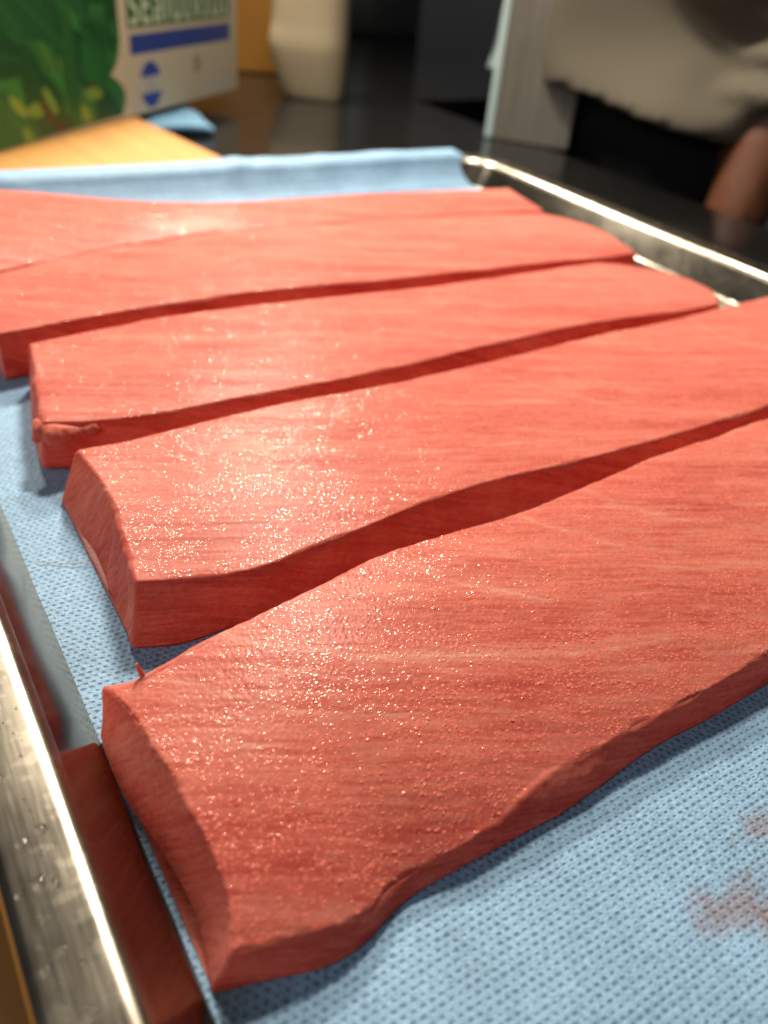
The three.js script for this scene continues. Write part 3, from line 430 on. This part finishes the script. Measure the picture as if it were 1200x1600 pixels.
// ---------------------------------------------------------------- person at the end of the counter
function surfaceNets(f, lo, hi, h) {
  const n = [0, 1, 2].map(k => Math.ceil((hi[k] - lo[k]) / h) + 1), [a, b, c] = n, val = new Float32Array(a * b * c), id = new Int32Array(a * b * c).fill(-1), p = [], ix = [];
  const at = (i, j, k) => (k * b + j) * a + i;
  for (let k = 0; k < c; k++) for (let j = 0; j < b; j++) for (let i = 0; i < a; i++) val[at(i, j, k)] = f(lo[0] + i * h, lo[1] + j * h, lo[2] + k * h);
  for (let k = 0; k < c - 1; k++) for (let j = 0; j < b - 1; j++) for (let i = 0; i < a - 1; i++) {
    let m = 0, sx = 0, sy = 0, sz = 0; const v = []; let neg = 0;
    for (let q = 0; q < 8; q++) { v[q] = val[at(i + (q & 1), j + (q >> 1 & 1), k + (q >> 2))]; if (v[q] < 0) neg++; }
    if (!neg || neg === 8) continue;
    for (let q = 0; q < 8; q++) for (const bit of [1, 2, 4]) if (!(q & bit) && (v[q] < 0) !== (v[q | bit] < 0)) { const t = v[q] / (v[q] - v[q | bit]); sx += (q & 1) + (bit === 1 ? t : 0); sy += (q >> 1 & 1) + (bit === 2 ? t : 0); sz += (q >> 2) + (bit === 4 ? t : 0); m++; }
    id[at(i, j, k)] = p.length / 3; p.push(lo[0] + (i + sx / m) * h, lo[1] + (j + sy / m) * h, lo[2] + (k + sz / m) * h);
  }
  const face = (q, w, e, r, flip) => { if (q < 0 || w < 0 || e < 0 || r < 0) return; flip ? ix.push(q, e, w, q, r, e) : ix.push(q, w, e, q, e, r); };
  for (let k = 1; k < c - 1; k++) for (let j = 1; j < b - 1; j++) for (let i = 1; i < a - 1; i++) {
    const s = val[at(i, j, k)] < 0;
    if (s !== val[at(i + 1, j, k)] < 0) face(id[at(i, j - 1, k - 1)], id[at(i, j, k - 1)], id[at(i, j, k)], id[at(i, j - 1, k)], !s);
    if (s !== val[at(i, j + 1, k)] < 0) face(id[at(i - 1, j, k - 1)], id[at(i - 1, j, k)], id[at(i, j, k)], id[at(i, j, k - 1)], !s);
    if (s !== val[at(i, j, k + 1)] < 0) face(id[at(i - 1, j - 1, k)], id[at(i, j - 1, k)], id[at(i, j, k)], id[at(i - 1, j, k)], !s);
  }
  const g = new THREE.BufferGeometry(); g.setAttribute('position', new THREE.Float32BufferAttribute(p, 3)); g.setIndex(ix); g.computeVertexNormals(); return g;
}
{
  const arms = [{ sh: [0.165, 1.385, -0.01, 0.062], el: [0.205, 1.10, -0.02, 0.056], wr: [0.235, 0.865, 0.06, 0.038] }, { sh: [-0.175, 1.385, -0.01, 0.062], el: [-0.235, 1.17, 0.10, 0.047], wr: [-0.10, 1.27, 0.25, 0.030] }];
  // turns the hanging hand into the one held before the chest
  const wrL = new THREE.Vector3(0.235, 0.865, 0.06), wrR = new THREE.Vector3(-0.10, 1.27, 0.25), turn = new THREE.Quaternion().setFromUnitVectors(new THREE.Vector3(0.02, -0.98, 0.15).normalize(), new THREE.Vector3(0.62, 0.42, 0.62).normalize());
  const torso = (x, y, z, k = 0) => {
    let d = ell(x, y, z, [0, 1.30, 0], [0.156, 0.20, 0.118]);
    d = smin(d, ell(x, y, z, [0, 1.10, 0.01], [0.140, 0.18, 0.112]), 0.12);
    d = smin(d, ell(x, y, z, [0, 0.96, 0], [0.152, 0.14, 0.118]), 0.10);
    return d - k;
  };
  const legs = (x, y, z, k = 0) => { let d = 1; for (const s of [1, -1]) { d = Math.min(d, smin(cap(x, y, z, [0.09 * s, 0.92, 0, 0.088 + k], [0.10 * s, 0.49, 0.015, 0.060 + k]), cap(x, y, z, [0.10 * s, 0.49, 0.015, 0.058 + k], [0.105 * s, 0.10, -0.02, 0.040 + k]), 0.04)); } return d; };
  const body = (x, y, z) => {
    let d = torso(x, y, z); d = smin(d, legs(x, y, z), 0.06);
    d = smin(d, cap(x, y, z, [0, 1.42, -0.015, 0.058], [0, 1.53, 0.005, 0.052]), 0.05);
    for (const a of arms) { d = smin(d, cap(x, y, z, a.sh, a.el), 0.05); d = smin(d, cap(x, y, z, a.el, a.wr), 0.03); }
    for (const s of [1, -1]) d = smin(d, cap(x, y, z, [0.105 * s, 0.06, -0.03, 0.04], [0.118 * s, 0.035, 0.13, 0.032]), 0.03);
    return d;
  };
  const head = (x, y, z) => {
    let d = ell(x, y, z, [0, 1.615, 0.012], [0.074, 0.100, 0.092]); d = smin(d, ell(x, y, z, [0, 1.565, 0.035], [0.056, 0.062, 0.062]), 0.05);
    d = smin(d, cap(x, y, z, [0, 1.605, 0.098, 0.009], [0, 1.578, 0.112, 0.014]), 0.02);
    d = smin(d, cap(x, y, z, [-0.02, 1.546, 0.092, 0.007], [0.02, 1.546, 0.092, 0.007]), 0.012);
    for (const s of [1, -1]) { d = smin(d, ell(x, y, z, [0.076 * s, 1.595, 0.0], [0.010, 0.03, 0.018]), 0.008); d = Math.max(d, -ell(x, y, z, [0.032 * s, 1.612, 0.106], [0.018, 0.010, 0.014])); d = Math.min(d, ell(x, y, z, [0.032 * s, 1.612, 0.088], [0.0125, 0.0125, 0.0125])); }
    return smin(d, cap(x, y, z, [0, 1.46, -0.012, 0.056], [0, 1.54, 0.005, 0.052]), 0.03);
  };
  const hand = (x, y, z) => {
    const s = 1, w = [0.262 * s, 0.865, 0.06, 0.029]; let d = smin(cap(x, y, z, w, [0.265 * s, 0.80, 0.08, 0.026]), cap(x, y, z, [0.265 * s, 0.81, 0.065, 0.022], [0.265 * s, 0.785, 0.10, 0.022]), 0.025);
    for (let k = 0; k < 4; k++) { const fz = 0.056 + k * 0.0165, l = [0.052, 0.066, 0.072, 0.064][k], m = [0.266 * s, 0.778 - l * 0.45, fz + 0.008, 0.0085], e = [0.255 * s, 0.778 - l, fz + 0.004, 0.0072]; d = smin(d, Math.min(cap(x, y, z, [0.266 * s, 0.79, fz + 0.006, 0.0092], m), cap(x, y, z, m, e)), 0.006); }
    d = smin(d, Math.min(cap(x, y, z, [0.261 * s, 0.815, 0.10, 0.011], [0.253 * s, 0.782, 0.128, 0.010]), cap(x, y, z, [0.253 * s, 0.782, 0.128, 0.010], [0.249 * s, 0.755, 0.130, 0.0085])), 0.012);
    return d;
  };
  const person = thing('person', 'person in loose khaki shirt with rolled sleeves and black trousers standing beside the counter', 'person', [0.985, -0.92, -0.870]);
  person.rotation.y = -Math.PI / 2;
  const skin = new THREE.MeshPhysicalMaterial({ color: new THREE.Color().setRGB(0.13, 0.045, 0.02), roughness: 0.55 });
  const parts = [surfaceNets(body, [-0.40, -0.02, -0.20], [0.40, 1.56, 0.30], 0.012), surfaceNets(head, [-0.12, 1.46, -0.12], [0.12, 1.74, 0.16], 0.004), surfaceNets(hand, [0.212, 0.68, 0.0], [0.312, 0.90, 0.17], 0.0035).translate(-0.027, 0, 0)];
  parts.push(parts[2].clone().translate(-wrL.x, -wrL.y, -wrL.z).applyQuaternion(turn).translate(wrR.x, wrR.y, wrR.z));
  mesh('body', mergeGeometries(parts), skin, person);
  // shirt: loose, creased, ends in an uneven hem; sleeves rolled below the elbow
  const creases = (x, y, z) => 0.014 * noise3(x * 7 + y * 5, y * 9 - x * 6 - z * 4, z * 6, 3) + 0.013 * Math.sin((y * 1.0 + (x + 0.1) * 0.85 + z * 0.4) * 24 + 4 * noise(x * 6, y * 6, 9)) * step(1.3, 1.0, y);
  const shirtTorso = (x, y, z) => { const flare = 0.030 + 0.006 * step(1.15, 0.90, y); let d = Math.min(torso(x, y, z, flare), Math.max((Math.hypot(x / 0.165, z / 0.140) - 1) * 0.14 - 0.008, y - 1.06)) + creases(x, y, z); d = Math.max(d, 0.950 + 0.02 * Math.sin(x * 11 + 1) + 0.010 * noise(x * 7, 2, 5) - y); return Math.max(d, y - 1.475 + 0.06 * step(0.10, 0.03, Math.hypot(x, z))); };
  const sleeve = s => (x, y, z) => { const a = arms[s > 0 ? 0 : 1], e2 = [lerp(a.el[0], a.wr[0], 0.5), lerp(a.el[1], a.wr[1], 0.5), lerp(a.el[2], a.wr[2], 0.5), 0.066]; let d = smin(cap(x, y, z, [a.sh[0], a.sh[1], a.sh[2], 0.078], [...a.el.slice(0, 3), 0.068]), cap(x, y, z, [...a.el.slice(0, 3), 0.068], e2), 0.03); d += 0.006 * Math.sin(y * 150 + 3 * noise(x * 9, y * 10, 4)) * step(1.25, 1.12, y) + 0.006 * noise3(x * 12, y * 14, z * 12, 6); return s > 0 ? Math.max(d, 0.985 + 0.02 * z - y) : d; };
  const shirtMat = new THREE.MeshStandardMaterial({ color: new THREE.Color().setRGB(0.115, 0.10, 0.073), roughness: 0.9 });
  mesh('shirt', surfaceNets((x, y, z) => smin(shirtTorso(x, y, z), smin(sleeve(1)(x, y, z), sleeve(-1)(x, y, z), 0.001), 0.03), [-0.40, 0.86, -0.22], [0.40, 1.50, 0.30], 0.007), shirtMat, person);
  const undershirt = mesh('shirt_side_panel', surfaceNets((x, y, z) => Math.max(Math.min(torso(x, y, z, 0.044 + 0.006 * step(1.15, 0.90, y)), Math.max((Math.hypot(x / 0.165, z / 0.140) - 1) * 0.14 - 0.022, y - 1.06)) + creases(x, y, z), 0.955 - y, y - 1.30, x + 0.085 + 0.02 * noise(y * 12, 3, 4)), [-0.30, 0.86, -0.22], [0.05, 1.34, 0.24], 0.009), new THREE.MeshStandardMaterial({ color: 0x7d8b8f, roughness: 0.85 }), person);
  undershirt.userData.label = 'pale blue grey side panel of the shirt';
  mesh('trousers', surfaceNets((x, y, z) => { let d = smin(torso(x, y, z, 0.008), legs(x, y, z, 0.022), 0.05); return Math.max(d, y - 1.01, 0.07 - y); }, [-0.30, 0.04, -0.22], [0.30, 1.05, 0.22], 0.011), new THREE.MeshStandardMaterial({ color: 0x07080c, roughness: 0.9 }), person);
  mesh('hair', surfaceNets((x, y, z) => Math.max(ell(x, y, z, [0, 1.628, 0.000], [0.083, 0.102, 0.100]) + 0.004 * noise3(x * 60, y * 60, z * 60, 2), -ell(x, y, z, [0, 1.58, 0.09], [0.09, 0.085, 0.085])), [-0.11, 1.48, -0.13], [0.11, 1.76, 0.13], 0.005), new THREE.MeshStandardMaterial({ color: 0x0c0a09, roughness: 0.7 }), person);
  for (const s of [1, -1]) { const sh = mesh('shoe', surfaceNets((x, y, z) => Math.max(smin(cap(x, y, z, [0.105 * s, 0.06, -0.03, 0.052], [0.118 * s, 0.038, 0.14, 0.042]), cap(x, y, z, [0.105 * s, 0.06, -0.03, 0.05], [0.105 * s, 0.11, -0.025, 0.05]), 0.03), 0.002 - y), [0.11 * s - 0.08, -0.01, -0.12], [0.11 * s + 0.08, 0.17, 0.21], 0.007), new THREE.MeshStandardMaterial({ color: 0x141414, roughness: 0.6 }), person); }
}

scene.traverse(o => { if (o.isMesh) o.castShadow = o.receiveShadow = true; });
renderer.render(scene, camera);
